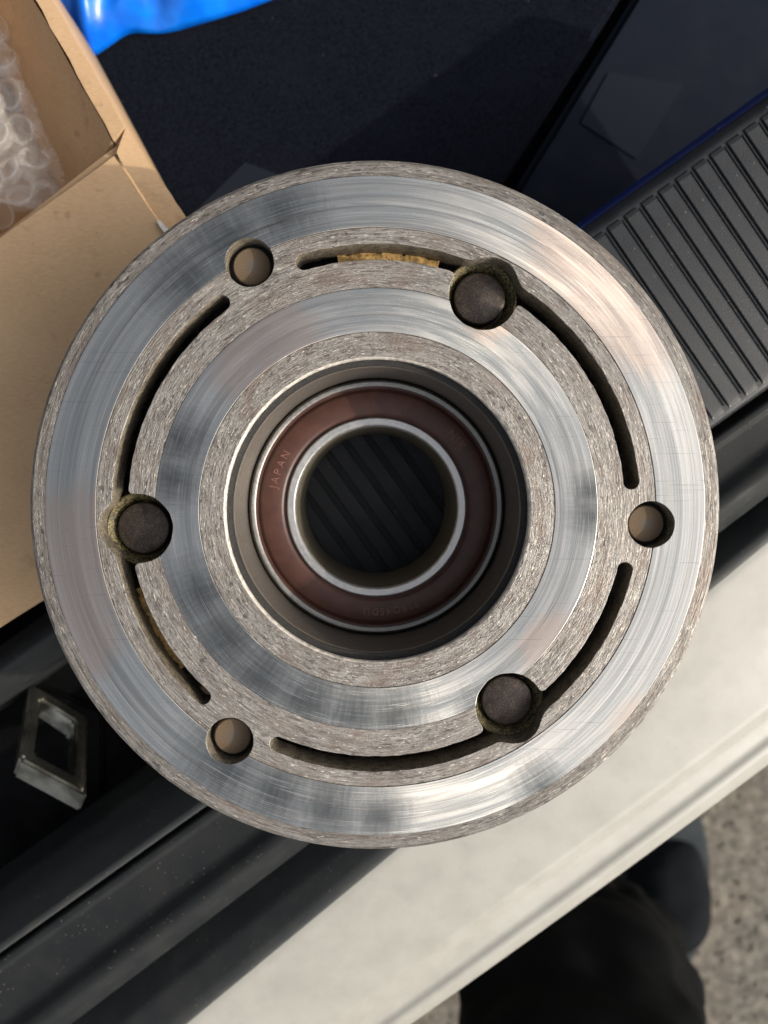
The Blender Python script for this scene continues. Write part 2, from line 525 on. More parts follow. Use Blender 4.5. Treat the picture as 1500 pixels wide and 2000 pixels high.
def plate(name, D, z_top, z_bot, bev, mat, parent):
    cu = bpy.data.curves.new(name + '_outline', 'CURVE')
    cu.dimensions = '2D'; cu.fill_mode = 'BOTH'
    h = (z_top - z_bot) / 2
    cu.extrude = (h - bev) * MM
    cu.bevel_depth = bev * MM
    cu.bevel_resolution = 1
    cu.offset = -bev * MM
    for P in contours(D):
        sp = cu.splines.new('POLY')
        sp.points.add(len(P) - 1)
        co = np.zeros((len(P), 4)); co[:, 0] = P[:, 0] * MM; co[:, 1] = P[:, 1] * MM; co[:, 3] = 1
        sp.points.foreach_set('co', co.ravel())
        sp.use_cyclic_u = True
    tmp = bpy.data.objects.new(name + '_outline', cu)
    COL.objects.link(tmp)
    dg = bpy.context.evaluated_depsgraph_get()
    me = bpy.data.meshes.new_from_object(tmp.evaluated_get(dg))
    bpy.data.objects.remove(tmp); bpy.data.curves.remove(cu)
    me.name = name
    me.materials.clear()
    me.transform(Matrix.Translation((0, 0, (z_top + z_bot) / 2 * MM)))
    me.polygons.foreach_set('use_smooth', [True] * len(me.polygons))
    me.set_sharp_from_angle(angle=R(38))
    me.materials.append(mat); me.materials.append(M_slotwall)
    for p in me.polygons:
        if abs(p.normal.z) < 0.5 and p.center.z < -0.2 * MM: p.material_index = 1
    return link(name, me, mat, parent)
def annulus(r0, r1):
    return np.maximum(np.maximum(r0 - GR, GR - r1), -GV)

PT = -6.5
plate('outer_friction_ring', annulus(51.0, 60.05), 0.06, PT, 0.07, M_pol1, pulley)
plate('slotted_ring', annulus(40.3, 50.96), -0.06, PT, 0.10, M_turn, pulley)
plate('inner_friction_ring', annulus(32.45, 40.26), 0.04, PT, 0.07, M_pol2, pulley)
plate('hub_ring', annulus(28.0, 32.41), -0.08, PT, 0.10, M_turn, pulley)

# rim: turned front edge, chamfer, V-ribbed belt face, rear flange
random.seed(3)
wobz = [random.uniform(-.03, .03) for _ in range(400)]
prof = [(60.1, -0.03), (62.3, -0.10), (62.85, -0.40), (63.15, -1.2), (63.15, -4.0), (61.0, -6.0)]
for k in range(7):
    z = -6.5 - k * 3.56
    prof += [(61.0, z), (58.6, z - 1.3), (58.6, z - 1.7), (61.0, z - 3.0)]
prof += [(62.4, -33.5), (62.4, -36.0), (60.5, -37.0), (53.0, -37.0), (52.5, -36.0), (52.5, -7.0), (60.1, -6.55)]
rim = link('rim', lathe('rim', prof, 288, True, 25), M_rimface, pulley)

# hub: lip, undercut, ground wall down to the bearing
def lipw(a, k):
    return (0.05 * math.sin(a * 57) + 0.05 * math.sin(a * 131 + 1) + 0.04 * math.sin(a * 23)) if k in (1, 2) else 0.0
link('bore_lip', lathe('bore_lip', [(27.99, -0.10), (27.80, -0.17), (27.58, -0.5), (27.62, -1.2), (27.95, -1.2)], 400, True, 50, wob=lipw), M_lip, pulley)
link('snap_groove', lathe('snap_groove', [(27.64, -1.25), (28.3, -1.4), (28.4, -2.4), (27.2, -2.75), (26.75, -2.8), (26.75, -3.3), (29.5, -3.3), (29.5, -1.25)], 180, True, 30), M_black, pulley)
link('bore_wall', lathe('bore_wall', [(26.9, -3.32), (26.62, -3.7), (26.62, -18.7), (26.75, -19.0), (26.75, -46.0), (33.0, -46.0), (33.0, -6.6), (29.3, -6.6), (29.3, -3.32)], 180, True, 30), M_bore, pulley)

# bearing pressed into the hub
bearing = link('bearing', lathe('outer_race', [(25.0, -20.3), (25.05, -19.6), (25.3, -19.45), (25.9, -19.4), (26.3, -19.7), (26.55, -20.4), (26.72, -20.8), (26.72, -45.5), (24.9, -45.5), (24.6, -44.0), (24.6, -21.0)], 180, True, 30), M_orace, pulley)
inner = link('inner_race', lathe('inner_race', [(18.65, -20.6), (18.6, -19.8), (18.35, -19.6), (17.15, -19.6), (16.95, -19.75), (16.78, -20.1), (16.74, -20.6), (18.3, -20.8)], 180, True, 30), M_race, bearing)
link('race_bore', lathe('race_bore', [(16.74, -20.55), (16.70, -21.5), (16.70, -44.6), (17.3, -45.6), (18.6, -45.6), (18.6, -20.85)], 160, True, 30), M_racebore, bearing)
seal = link('seal', lathe('seal', [(18.7, -20.9), (18.75, -20.55), (19.15, -20.45), (19.5, -20.15), (19.9, -19.98), (23.6, -19.95), (24.05, -20.1), (24.3, -20.5), (24.55, -20.55), (24.7, -20.1), (24.97, -20.05), (24.97, -21.2), (24.0, -22.0), (19.0, -22.0)], 180, True, 40), M_seal, bearing)

def arc_text(txt, r, a_mid, size, z, parent, mat, name, spacing=1.0, depth=0.14):
    """raised lettering reading clockwise, tops outwards"""
    cu = bpy.data.curves.new(name, 'FONT')
    cu.body = 'X'; cu.size = size * MM
    verts, faces = [], []
    widths = []
    glyphs = []
    for ch in txt:
        c = bpy.data.curves.new('glyph', 'FONT'); c.body = ch; c.size = size * MM
        c.extrude = depth * MM; c.bevel_depth = 0.05 * MM; c.align_x = 'CENTER'; c.resolution_u = 3
        c.offset = -0.03 * MM
        tmp = bpy.data.objects.new('glyph', c); COL.objects.link(tmp)
        dg = bpy.context.evaluated_depsgraph_get()
        me = bpy.data.meshes.new_from_object(tmp.evaluated_get(dg))
        co = [v.co.copy() for v in me.vertices]; fc = [tuple(p.vertices) for p in me.polygons]
        bpy.data.objects.remove(tmp); bpy.data.curves.remove(c); bpy.data.meshes.remove(me)
        glyphs.append((co, fc))
        widths.append((max(v.x for v in co) - min(v.x for v in co)) / MM + size * 0.16 * spacing)
    tot = sum(widths)
    x = -tot / 2
    for (co, fc), wd in zip(glyphs, widths):
        a = a_mid - (x + wd / 2) / r
        x += wd
        cx = (max(v.x for v in co) + min(v.x for v in co)) / 2
        base = len(verts)
        er = Vector((math.cos(a), math.sin(a), 0)); et = Vector((math.sin(a), -math.cos(a), 0))
        for v in co:
            p = er * (r - size * 0.36 + v.y / MM) + et * ((v.x - cx) / MM)
            verts.append((p.x, p.y, z + v.z / MM))
        faces += [tuple(base + i for i in f) for f in fc]
    bpy.data.curves.remove(cu)
    return link(name, mesh(name, verts, faces, smooth=False), mat, parent)
arc_text('NSK', 21.9, R(40.0), 2.5, -19.97, bearing, M_letter, 'maker_lettering', 0.6)
arc_text('JAPAN', 21.9, R(159.0), 2.2, -19.97, bearing, M_letter, 'country_lettering', 1.6)
arc_text('32BD45DU', 21.9, R(-82.0), 2.1, -19.97, bearing, M_letter, 'number_lettering', 1.3)

# rivets in the three small holes, pins in the three pockets
rv = lathe('rivet', [(0.001, -2.80), (1.2, -2.80), (3.2, -2.81), (3.38, -2.95), (3.48, -3.2), (3.5, -3.6), (3.5, -9), (0.001, -9)], 48, False, 8)
rs = lathe('rivet_seat', [(3.2, -4.4), (4.6, -4.6), (4.6, -7.5), (3.2, -7.5)], 48, True, 40)
for i, a in enumerate(A_RIV):
    c = (50.25 * math.cos(a), 50.25 * math.sin(a), 0)
    o = link('rivet', rv, M_rivet, pulley, c, (0, 0, i * 2.1))
    s_ = link('rivet_seat', rs, M_black, o, c)
pn = lathe('pin', [(0.001, -4.15), (0.5, -4.2), (4.2, -4.45), (4.65, -4.62), (4.85, -5.0), (4.85, -14), (0.001, -14)], 56, False, 40)
cl = lathe('collar', [(5.05, -6.6), (5.1, -6.0), (5.4, -5.7), (6.0, -4.9), (6.6, -4.5), (6.9, -4.6), (7.1, -7.4), (5.05, -7.4)], 64, True, 50)
for i, a in enumerate(A_PIN):
    c = (43.9 * math.cos(a + .004), 43.9 * math.sin(a + .004), 0)
    o = link('pin', pn, M_pin, pulley, c, (0, 0, i * 1.7))
    # collar fills the pocket below the face; trimmed to the pocket's width by the plate around it
    link('collar', cl, M_collar, o, c, (0, 0, -i * 1.7 + i * 0.9))

# what shows at the bottom of the slots
def strip(name, a0, a1, r0, r1, z0, z1, mat, seed):
    rnd = random.Random(seed)
    prof = [(r0, z0), (r0 + .5, z0 + .5), ((r0 + r1) / 2, z0 + .8), (r1 - .5, z0 + .4), (r1, z0), (r1, z1), (r0, z1)]
    ph = [rnd.uniform(0, 6.28) for _ in range(4)]
    return link(name, lathe(name, prof, 40, True, 60, R(a0), R(a1), lambda a, k: 0.35 * math.sin(a * 60 + ph[0] + k) + 0.25 * math.sin(a * 140 + ph[1] + 2 * k)), mat, pulley)
strip('sealant_strip', 76, 99, 44.0, 48.4, -6.1, -11, M_seal_paste, 1)
strip('sealant_strip', 198, 219, 44.0, 48.4, -6.1, -11, M_seal_paste, 2)
strip('sealant_strip', 320, 340, 44.2, 48.6, -9.6, -12, M_black, 3)
strip('backing_strip', 12, 56, 43.6, 48.9, -10.5, -12, M_black, 4)
strip('backing_strip', 132, 176, 43.6, 48.9, -10.0, -12, M_black, 5)
strip('backing_strip', 252, 297, 43.6, 48.9, -10.0, -12, M_black, 6)

# ------------------------------------------------------------------ THE CAR (rear sill, bumper, boot floor)
def mat_plastic(name, col, dust, rough=0.45, grain=7.0, bump=0.25, dustamt=0.35, spec=0.5, speck=0.8):
    t = NT(name)
    g = t.noise(None, grain, 2, 0.5); b = t.noise(None, 0.12, 4, 0.6)
    sp = t.noise(None, 1.7, 1, 0.4)
    c = t.mix(t.ramp(b, [(0.42, 0.0), (0.75, dustamt)]), col, dust)
    c = t.mix(t.ramp(sp, [(0.755, 0.0), (0.785, speck)]), c, srgb(150, 140, 126))
    t.set(color=c, rough=t.ramp(b, [(0.3, rough * .85), (0.7, min(1, rough * 1.3))]), normal=t.bump(g, bump, 0.12), spec=spec)
    return t.m
M_trim = mat_plastic('grained_black_plastic', srgb(27, 31, 36), srgb(46, 50, 53), 0.5, 2.4, 0.7, 0.35, 0.4)
M_bar = mat_plastic('smooth_black_plastic', srgb(26, 29, 31), srgb(48, 49, 48), 0.62, 3.0, 0.45, 0.3, 0.25, 0.6)
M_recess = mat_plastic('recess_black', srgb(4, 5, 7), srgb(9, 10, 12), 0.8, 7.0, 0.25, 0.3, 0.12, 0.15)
M_strip = mat_plastic('grey_strip_plastic', srgb(50, 53, 54), srgb(74, 73, 70), 0.6, 2.2, 0.5, 0.35, 0.35)
M_edge = mat_plastic('navy_edge', srgb(10, 32, 92), srgb(20, 40, 92), 0.4, 6.0, 0.1, 0.2)
def mat_white():
    t = NT('dusty_white_paint')
    a = t.noise(None, 0.11, 5, 0.62); b = t.noise(None, 0.9, 4, 0.6); st = t.noise(t.stretch(0.012, 0.11, 1, -UA), 1.0, 4, 0.6, 0.4)
    c = t.ramp(a, [(0.3, srgb(148, 147, 141)), (0.6, srgb(158, 157, 151))])
    c = t.mix(t.ramp(b, [(0.58, 0.0), (0.8, 0.3)]), c, srgb(126, 121, 110))
    c = t.mix(t.ramp(st, [(0.66, 0.0), (0.69, 0.10), (0.72, 0.0)]), c, srgb(112, 102, 84))
    t.set(color=c, rough=t.ramp(b, [(0.3, 0.28), (0.7, 0.45)]), coat=0.5, coatr=0.12, normal=t.bump(b, 0.08, 0.1))
    return t.m
M_white = mat_white()
def mat_carpet():
    t = NT('navy_carpet')
    f = t.noise(None, 1.1, 5, 0.75, 0.5); b = t.noise(None, 0.07, 4, 0.55)
    c = t.ramp(f, [(0.32, srgb(4, 6, 11)), (0.68, srgb(34, 38, 50))])
    c = t.mix(t.ramp(b, [(0.45, 0.0), (0.75, 0.4)]), c, srgb(30, 33, 44))
    lint = t.noise(None, 0.33, 2, 0.5)
    c = t.mix(t.ramp(lint, [(0.765, 0.0), (0.79, 0.5)]), c, srgb(96, 90, 84))
    t.set(color=c, rough=1.0, spec=0.04, normal=t.bump(f, 1.0, 1.5))
    return t.m
M_carpet = mat_carpet()
M_felt = mat_plastic('grey_felt', srgb(29, 34, 44), srgb(35, 40, 50), 0.9, 3.0, 0.5, 0.35, 0.08, 0.0)
M_tray = mat_plastic('dark_tray', srgb(18, 24, 36), srgb(27, 32, 43), 0.8, 4.0, 0.3, 0.35, 0.12, 0.0)
def mat_chrome():
    t = NT('worn_zinc')
    a = t.noise(None, 0.14, 3, 0.5); f = t.noise(None, 2.0, 3, 0.5)
    c = t.ramp(a, [(0.35, srgb(128, 126, 117)), (0.6, srgb(206, 204, 194))])
    t.set(color=c, metal=1.0, rough=t.ramp(a, [(0.3, 0.34), (0.7, 0.22)]), normal=t.bump(f, 0.06, 0.1))
    return t.m
M_chrome = mat_chrome()

Z_R = Z_BASE                      # level of the rib tops
Z_P = Z_R - 0.6
car = empty('car', uvz(40, 20, -700))
props(car, 'rear of a white car: boot sill, ribbed scuff plate, bumper and dark boot floor', 'car')
US = list(np.linspace(-190, 190, 39))
U_CUT = -34.0

# ribbed scuff plate (right part), with each raised land its own piece
v0, v1 = vm(1046, Z_R), vm(1478, Z_R)
pl = sweep('scuff_plate', lambda u: rounded([(v0 - 3.2, -66), (v0 - 3.0, Z_R - 3.0), (v0 - 0.5, Z_P), (v1 + 1.0, Z_P), (v1 + 2.4, Z_P - 5)], 1.2) + [(v1 + 2.4, -66)],
           list(np.linspace(U_CUT, 190, 24)))
scuff = link('scuff_plate', pl, M_trim, car)
pitch = 40.5 / F * (CAM.z - Z_R)
L = v1 - v0
def rib_mesh():
    hw, hb = pitch * 0.365, pitch * 0.385
    me = bpy.data.meshes.new('rib')
    vs = []
    for v_, zt in ((v0 + .3, -1.0), (v0 + .9, -.25), (v0 + 1.9, 0), (v1 - 2.2, 0), (v1 - .7, -.3), (v1 + .2, -1.0)):
        for x_, dz in ((-hb, -1.0), (-hw, -.18), (-hw + .18, 0), (hw - .18, 0), (hw, -.18), (hb, -1.0)):
            vs.append(uvz(x_, v_, max(Z_P - .15 - Z_R, min(zt, 0) + dz)))
    fs = []
    for i in range(5):
        for k in range(5):
            a = i * 6 + k
            fs.append((a, a + 1, a + 7, a + 6))
    return mesh('rib', vs, fs, sharp=14)
rm = rib_mesh()
u0 = um(29.5, Z_R) - 0.2
nr = 0
for k in range(-6, 34):
    uu = u0 + k * pitch
    if uu < U_CUT + 2 or uu > um(1120, Z_R): continue
    p = U * uu
    link('rib', rm, M_trim, scuff, (p.x, p.y, Z_R))
# fine ridge lines in the channels between the ribs
vs, fs = [], []
for k in range(-6, 34):
    uu = u0 + (k + .5) * pitch
    if uu < U_CUT + 2 or uu > um(1120, Z_R): continue
    b = len(vs)
    for v_ in (v0 + 1.5, v1 - 1.5):
        vs += [uvz(uu - .28, v_, Z_P - .05), uvz(uu - .10, v_, Z_R - .25), uvz(uu + .10, v_, Z_R - .25), uvz(uu + .28, v_, Z_P - .05)]
    for q in range(3): fs.append((b + q, b + q + 1, b + q + 5, b + q + 4))
link('channel_ridges', mesh('channel_ridges', vs, fs, sharp=60), M_trim, scuff)
# navy edge along the boot side of the plate
ve = vm(1030, Z_R - 3)
link('edge_strip', sweep('edge_strip', lambda u: rounded([(ve - 2.6, -66), (ve - 3.0, Z_R - 8), (ve - 1.6, Z_R - 4.6), (v0 - 2.7, Z_R - 3.4)], 1.5) + [(v0 - 2.9, -66)], list(np.linspace(U_CUT, 190, 12))), M_edge, car)

# frame of the latch recess (left part): inner rounded bar, recess, sloping outer band
UL = list(np.linspace(-190, U_CUT - .3, 16))
a0, a1 = vm(1036, Z_R), vm(1112, Z_R)
link('recess_frame', sweep('recess_frame', lambda u: rounded([(a0 - 4, -80), (a0 - 2, Z_R - 7), (a0 + 1.0, Z_R - 2.2), (a0 + 3.6, Z_R - 1.0), (a0 + 5.2, Z_R - 2.2), (a1 - 1.5, Z_R - 6), (a1, Z_R - 9), (a1 + 1, -88)], 1.6) + [(a0, -88)], UL), M_bar, car)
b0, b1 = vm(1430, -60), vm(1520, -52)
link('recess_floor', sweep('recess_floor', lambda u: [(a1 - 2, -86), (a1 + 8, -88), (b0 - 6, -88), (b0 + 3, -84), (b0 + 3, -96), (a1 - 2, -96)], UL), M_recess, car)
link('outer_band', sweep('outer_band', lambda u: rounded([(b0 - 3, -90), (b0 - 1, -66), (b0 + 3.5, -58.5), (b1 - 2, -52.5), (b1 - .3, -52.2), (b1 - .1, -56)], 2.0) + [(b1 - .1, -90)], UL), M_strip, car)
link('recess_end', slab('recess_end', [uvz(U_CUT - 3, a1 - 1, Z_R - 3), uvz(U_CUT - .3, a1 - 1, Z_R - 3), uvz(U_CUT - .3, b0 + 4, Z_R - 3), uvz(U_CUT - 3, b0 + 4, Z_R - 3)], 40, 0.4), M_recess, car)

# smooth bar, groove, grey strip
c0 = vm(1492, -54)
def bar_prof(u):
    k = (u + 10) / 60.0
    s0 = vm(1522 - 20 * max(0, min(1, k)), -52.5)
    r0 = vm(1654 - 14 * k, -50)
    g0 = vm(1690 - 14 * k, -60)
    w0 = vm(1762 - 33 * k, -62) + 2.5
    return rounded([(s0 + .1, -92), (s0 + .3, -56), (s0 + 0.6, -52.6), (s0 + 2.6, -52.4), (s0 + 3.4, -53.2), (r0 - 6.0, -53.0), (r0 - 3.0, -50.6), (r0 - 0.6, -50.2), (r0 + 2.2, -52.6), (g0 - 1.2, -60.0), (g0 - 0.6, -74)], 1.3, 5) + [(g0 - 0.6, -92)]
def strip_prof(u):
    k = (u + 10) / 60.0
    g0 = vm(1690 - 14 * k, -60)
    w0 = vm(1762 - 33 * k, -62) + 2.5
    return rounded([(g0 - 0.4, -92), (g0 - 0.4, -75), (g0 + 1.2, -72.5), (g0 * .55 + w0 * .45, -65.0), (w0 - 3, -61.2), (w0, -60.8), (w0 + .2, -66)], 1.4, 4) + [(w0 + .2, -92)]
link('sill_moulding', sweep('sill_moulding', bar_prof, list(np.linspace(-190, 190, 30))), M_bar, car)
link('seal_strip', sweep('seal_strip', strip_prof, list(np.linspace(-190, 190, 30))), M_strip, car)

# white bumper
def bump_prof(u):
    k = (u + 10) / 60.0
    w0 = vm(1762 - 33 * k, -62)
    bow = -0.00012 * (u - 20) ** 2
    e = vm(2108 - 9 * k, -72) + bow
    g = vm(2050 - 12 * k, -70) + bow
    h = vm(2010 - 8 * k, -67) + bow
    return rounded([(w0 - 3, -75), (w0, -62.6), (w0 + 4, -62.2), ((w0 + h) / 2, -63.2), (h - 2, -65.0), (h + 2.4, -68.0), (g - 1.8, -69.2), (g + .3, -69.7), (g + 2.2, -69.1), (g + 3.6, -69.3), (e - 1.6, -72.2), (e, -77), (e - .5, -95), (e - 4, -140), (e - 4, -330)], 1.3, 4) + [(e - 12, -335), (e - 12, -140), (w0 - 3, -120)]
link('bumper', sweep('bumper', bump_prof, list(np.linspace(-260, 260, 40)), 60), M_white, car)

# boot floor: carpeted board, dark tray beside it, two felt pads
Z_C = -112.0
cp = [at(-700, 1500, Z_C), at(-700, -900, Z_C), at(1740, -900, Z_C), at(1208, 0, Z_C), at(976, 365, Z_C), at(880, 520, Z_C), at(500, 1000, Z_C)]
link('cargo_board', slab('cargo_board', cp, 9, 1.5, 3), M_carpet, car)
ZT = -122.0
tp = [at(900, 700, ZT), at(1010, 360, ZT), at(1245, -20, ZT), at(1800, -900, ZT), at(2600, -400, ZT), at(1800, 400, ZT), at(1100, 900, ZT)]
link('side_tray', slab('side_tray', tp, 8, 2.5, 3), M_tray, car)
link('boot_base', slab('boot_base', [uvz(-420, 20, -134), uvz(420, 20, -134), uvz(420, -420, -134), uvz(-420, -420, -134)], 5, 0), M_recess, car)
z = ZT + 0.5
link('felt_pad', slab('felt_pad', [at(1133, 240, z), at(1188, 140, z), at(1338, 165, z), at(1243, 312, z)], 1.0, 0.25), M_felt, car)
z = Z_C + 0.5
link('felt_pad', slab('felt_pad', [at(350, 440, z), at(478, 316, z), at(545, 340, z), at(640, 480, z)], 1.0, 0.25), M_felt, car)

# raised lid added out of view, blocks sky light to darken boot and bore
lidp = [(-640, -430, 70), (-520, -395, 330), (-470, -360, 560), (470, -360, 560), (520, -395, 330), (640, -430, 70)]
vs = [uvz(u_, v_, z_) for u_, v_, z_ in lidp] + [uvz(u_, v_ - 38, z_ + 8) for u_, v_, z_ in lidp]
fs = [(0, 1, 4, 5), (1, 2, 3, 4), (6, 7, 10, 11), (7, 8, 9, 10), (0, 1, 7, 6), (1, 2, 8, 7), (2, 3, 9, 8), (3, 4, 10, 9), (4, 5, 11, 10), (5, 0, 6, 11)]
link('lid_sky_blocker', mesh('lid_sky_blocker', vs, fs, smooth=False), M_tray, car)

# latch striker: bent flat steel loop standing in the recess
def tube_loop(name, pts, wd, th):
    """closed loop with rectangular section; pts 3D mm (centre line)"""
    n = len(pts)
    P = [Vector(p) for p in pts]
    vs, fs = [], []
    cen = sum(P, Vector()) / n
    nrm = (P[1] - P[0]).cross(P[2] - P[1]).normalized()
    if nrm.z < 0: nrm = -nrm
    for i in range(n):
        t = (P[(i + 1) % n] - P[i]).normalized() + (P[i] - P[i - 1]).normalized()
        t.normalize()
        side = t.cross(nrm).normalized()
        k = 1 / max(.5, abs(((P[(i + 1) % n] - P[i]).normalized()).cross(nrm).normalized().dot(side)))
        for a, b in ((-1, -1), (1, -1), (1, 1), (-1, 1)):
            q = P[i] + side * a * wd / 2 * k + nrm * b * th / 2
            vs.append(tuple(q))
    for i in range(n):
        j = (i + 1) % n
        for k in range(4):
            fs.append((i * 4 + k, j * 4 + k, j * 4 + (k + 1) % 4, i * 4 + (k + 1) % 4))
    me = mesh(name, vs, fs, smooth=False)
    bm = bmesh.new(); bm.from_mesh(me)
    bmesh.ops.bevel(bm, geom=list(bm.edges), offset=0.7 * MM, segments=2, affect='EDGES', clamp_overlap=True)
    bm.to_mesh(me); bm.free()
    me.polygons.foreach_set('use_smooth', [True] * len(me.polygons))
    me.set_sharp_from_angle(angle=R(50))
    return me
pA, pB, pC, pD = at(64, 1366, -74), at(46, 1494, -58), at(150, 1550, -58), at(152, 1420, -76)
link('latch_striker', tube_loop('latch_striker', [pA, pB, pC, pD], 3.4, 8.0), M_chrome, car)
bp = [at(-10, 1300, -86), at(200, 1390, -86), at(200, 1610, -86), at(-10, 1560, -86)]
link('striker_base', slab('striker_base', bp, 3, .8), M_recess, car)

# ------------------------------------------------------------------ CARDBOARD BOX
def mat_card(name='corrugated_cardboard'):
    t = NT(name)
    f = t.noise(t.stretch(1.0, 6.0, 1, R(40)), 0.7, 4, 0.6); b = t.noise(None, 0.05, 4, 0.6); sp = t.noise(None, 0.16, 3, 0.5)
    c = t.ramp(f, [(0.3, srgb(178, 147, 113)), (0.7, srgb(196, 165, 130))])
    c = t.mix(t.ramp(b, [(0.4, 0.0), (0.7, 0.3)]), c, srgb(206, 178, 143))
    smu = t.noise(None, 0.09, 4, 0.65, 0.4)
    c = t.mix(t.ramp(smu, [(0.60, 0.0), (0.72, 0.35)]), c, srgb(132, 104, 80))
    c = t.mix(t.ramp(sp, [(0.68, 0.0), (0.76, 0.5)]), c, srgb(128, 98, 72))
    t.set(color=c, rough=0.85, spec=0.2, normal=t.bump(f, 0.12, 0.15))
    return t.m
M_card = mat_card()
M_paper = mat_speckle('torn_white_paper', srgb(214, 210, 206), srgb(190, 184, 178), srgb(232, 230, 226), 2.0, 0.9, bump=0.2)
box = empty('cardboard_box', at(-120, 250, Z_C))
props(box, 'open brown cardboard box with folded flap beside the pulley', 'box')
ZB = -42.0
def sheet(name, corners, nu, nv, th, amp, seed, mat, parent, fq=0.03):
    """bent board: bilinear patch of four 3D corners with gentle warp and thickness"""
    a, b, c, d = [Vector(p) for p in corners]
    vs, fs = [], []
    for lay in (0, 1):
        for i in range(nu + 1):
            for j in range(nv + 1):
                s_, t_ = i / nu, j / nv
                p = a * (1 - s_) * (1 - t_) + b * s_ * (1 - t_) + c * s_ * t_ + d * (1 - s_) * t_
                p = p.copy(); p.z += amp * mnoise.noise(Vector((p.x * fq, p.y * fq, seed)))
                ed = 0.35 * mnoise.noise(Vector((p.x * .3, p.y * .3, seed + 7)))
                p.x += ed; p.y += ed
                vs.append((p.x, p.y, p.z - lay * th))
    W = nv + 1; N = (nu + 1) * W
    for i in range(nu):
        for j in range(nv):
            q = i * W + j
            fs.append((q, q + 1, q + W + 1, q + W)); fs.append((N + q, N + q + W, N + q + W + 1, N + q + 1))
    for i in range(nu):
        for q, r_ in ((i * W, (i + 1) * W), (i * W + nv, (i + 1) * W + nv)): fs.append((q, r_, N + r_, N + q))
    for j in range(nv):
        for q in (j, nu * W + j): fs.append((q, q + 1, N + q + 1, N + q))
    return link(name, mesh(name, vs, fs, sharp=40), mat, parent)
h0, h1 = at(222, 303, ZB), at(-260, 660, ZB)            # hinge line of the big flap
# big flap folded out over the sill
dirf = (Vector(at(322, 452, Z_R + 3)) - Vector(h0))
flap_c = Vector(at(591, 852, Z_R + 1.8)); flap_d = Vector(at(-260, 1389, Z_R + 1.8))
big = sheet('flap', [h0, flap_c, flap_d, h1], 14, 20, 1.6, 1.2, 3, M_card, box)
# side band, inner leaf and small flap on the right
e0, e1 = at(242, 247, ZB + .5), at(-25, -230, ZB + .5)
i0, i1 = at(220, 272, ZB + .3), at(-58, -230, ZB + .3)
sheet('side_edge', [i0, e0, e1, i1], 3, 16, 2.2, .5, 5, M_card, box)
sheet('inner_leaf', [i0 + Vector((-.4, 0, -.6)), i1 + Vector((-.4, 0, -.6)), at(-160, -230, -74), at(140, 420, -74)], 14, 10, 1.6, 1.0, 8, M_card, box)
sheet('side_flap', [at(228, 300, ZB - .6), at(246, 252, ZB - .6), at(372, 438, Z_R + 1.5), at(330, 465, Z_R + 1.5)], 4, 12, 1.6, .5, 9, M_card, box)
# torn white edge
tw = []
for k in range(9):
    t = .55 + .45 * k / 8
    q = Vector(h0).lerp(flap_c, t * .42)
    tw.append(q)
vs, fs = [], []
for k, q in enumerate(tw):
    wd = .35 + .25 * (k % 3)
    nn = Vector((-dirf.y, dirf.x, 0)).normalized()
    vs += [tuple(q + nn * (wd + .2) + Vector((0, 0, .6))), tuple(q - nn * .3 + Vector((0, 0, .7))), tuple(q - nn * .3 + Vector((0, 0, -1))), tuple(q + nn * (wd + .2) + Vector((0, 0, -1.2)))]
for k in range(len(tw) - 1):
    for m in range(4):
        a = k * 4 + m; b = k * 4 + (m + 1) % 4
        fs.append((a, b, b + 4, a + 4))
link('torn_edge', mesh('torn_edge', vs, fs), M_paper, box)
# walls and bottom
def wall(name, p, q, z0, z1):
    p, q = Vector(p), Vector(q)
    d = (q - p); d.z = 0; nn = Vector((-d.y, d.x, 0)).normalized() * 0.9
    pts = [(p.x + nn.x, p.y + nn.y, z1), (q.x + nn.x, q.y + nn.y, z1), (q.x - nn.x, q.y - nn.y, z1), (p.x - nn.x, p.y - nn.y, z1)]
    return link(name, slab(name, pts, z1 - z0, .2, 1), M_card, box)
k0 = Vector(at(231, 276, ZB)); kf = Vector(h1); kb = Vector(at(-40, -230, ZB)); kx = kf + (kb - k0)
wall('wall', k0, kf, Z_C + .5, ZB - 2.4); wall('wall', k0, kb, Z_C + .5, ZB - 2.4)
wall('wall', kf, kx, Z_C + .5, ZB - 2.4); wall('wall', kb, kx, Z_C + .5, ZB - 2.4)
link('base', slab('base', [(p.x, p.y, Z_C + 2.2) for p in (k0, kb, kx, kf)], 1.6, 0), M_card, box)

# ------------------------------------------------------------------ BUBBLE WRAP
def mat_film():
    t = NT('clear_bubble_film')
    a = t.noise(None, 0.35, 4, 0.6)
    t.set(color=srgb(240, 238, 234), rough=t.ramp(a, [(0.3, 0.12), (0.7, 0.3)]), trans=0.0, alpha=t.ramp(a, [(0.3, 0.18), (0.7, 0.42)]), spec=0.7, normal=t.bump(a, 0.4, 0.6))
    return t.m
def mat_bub():
    t = NT('clear_bubble')
    lw = t.t.nodes.new('ShaderNodeLayerWeight'); lw.inputs['Blend'].default_value = 0.35
    a = t.noise(None, 0.6, 3, 0.5)
    t.set(color=srgb(236, 234, 230), rough=0.12, alpha=t.ramp(t.math('MULTIPLY', t.radius(), 0.25), [(0.2, 0.04), (0.72, 0.08), (0.86, 0.34), (0.94, 0.16), (1.0, 0.28)]), spec=0.8, normal=t.bump(a, 0.5, 0.8))
    return t.m
M_film, M_bub = mat_film(), mat_bub()
wrap = empty('bubble_wrap', at(-60, 250, -66))
props(wrap, 'crumpled clear bubble wrap inside the cardboard box', 'bubble wrap')
def film_z(x, y):
    return -63 + 4.5 * mnoise.noise(Vector((x * .045, y * .045, 3.3))) + 1.8 * mnoise.noise(Vector((x * .12, y * .12, 8.1)))
c_edge = lambda t: Vector(at(5, 25, -62)).lerp(Vector(at(132, 400, -62)), t)
vs, fs = [], []
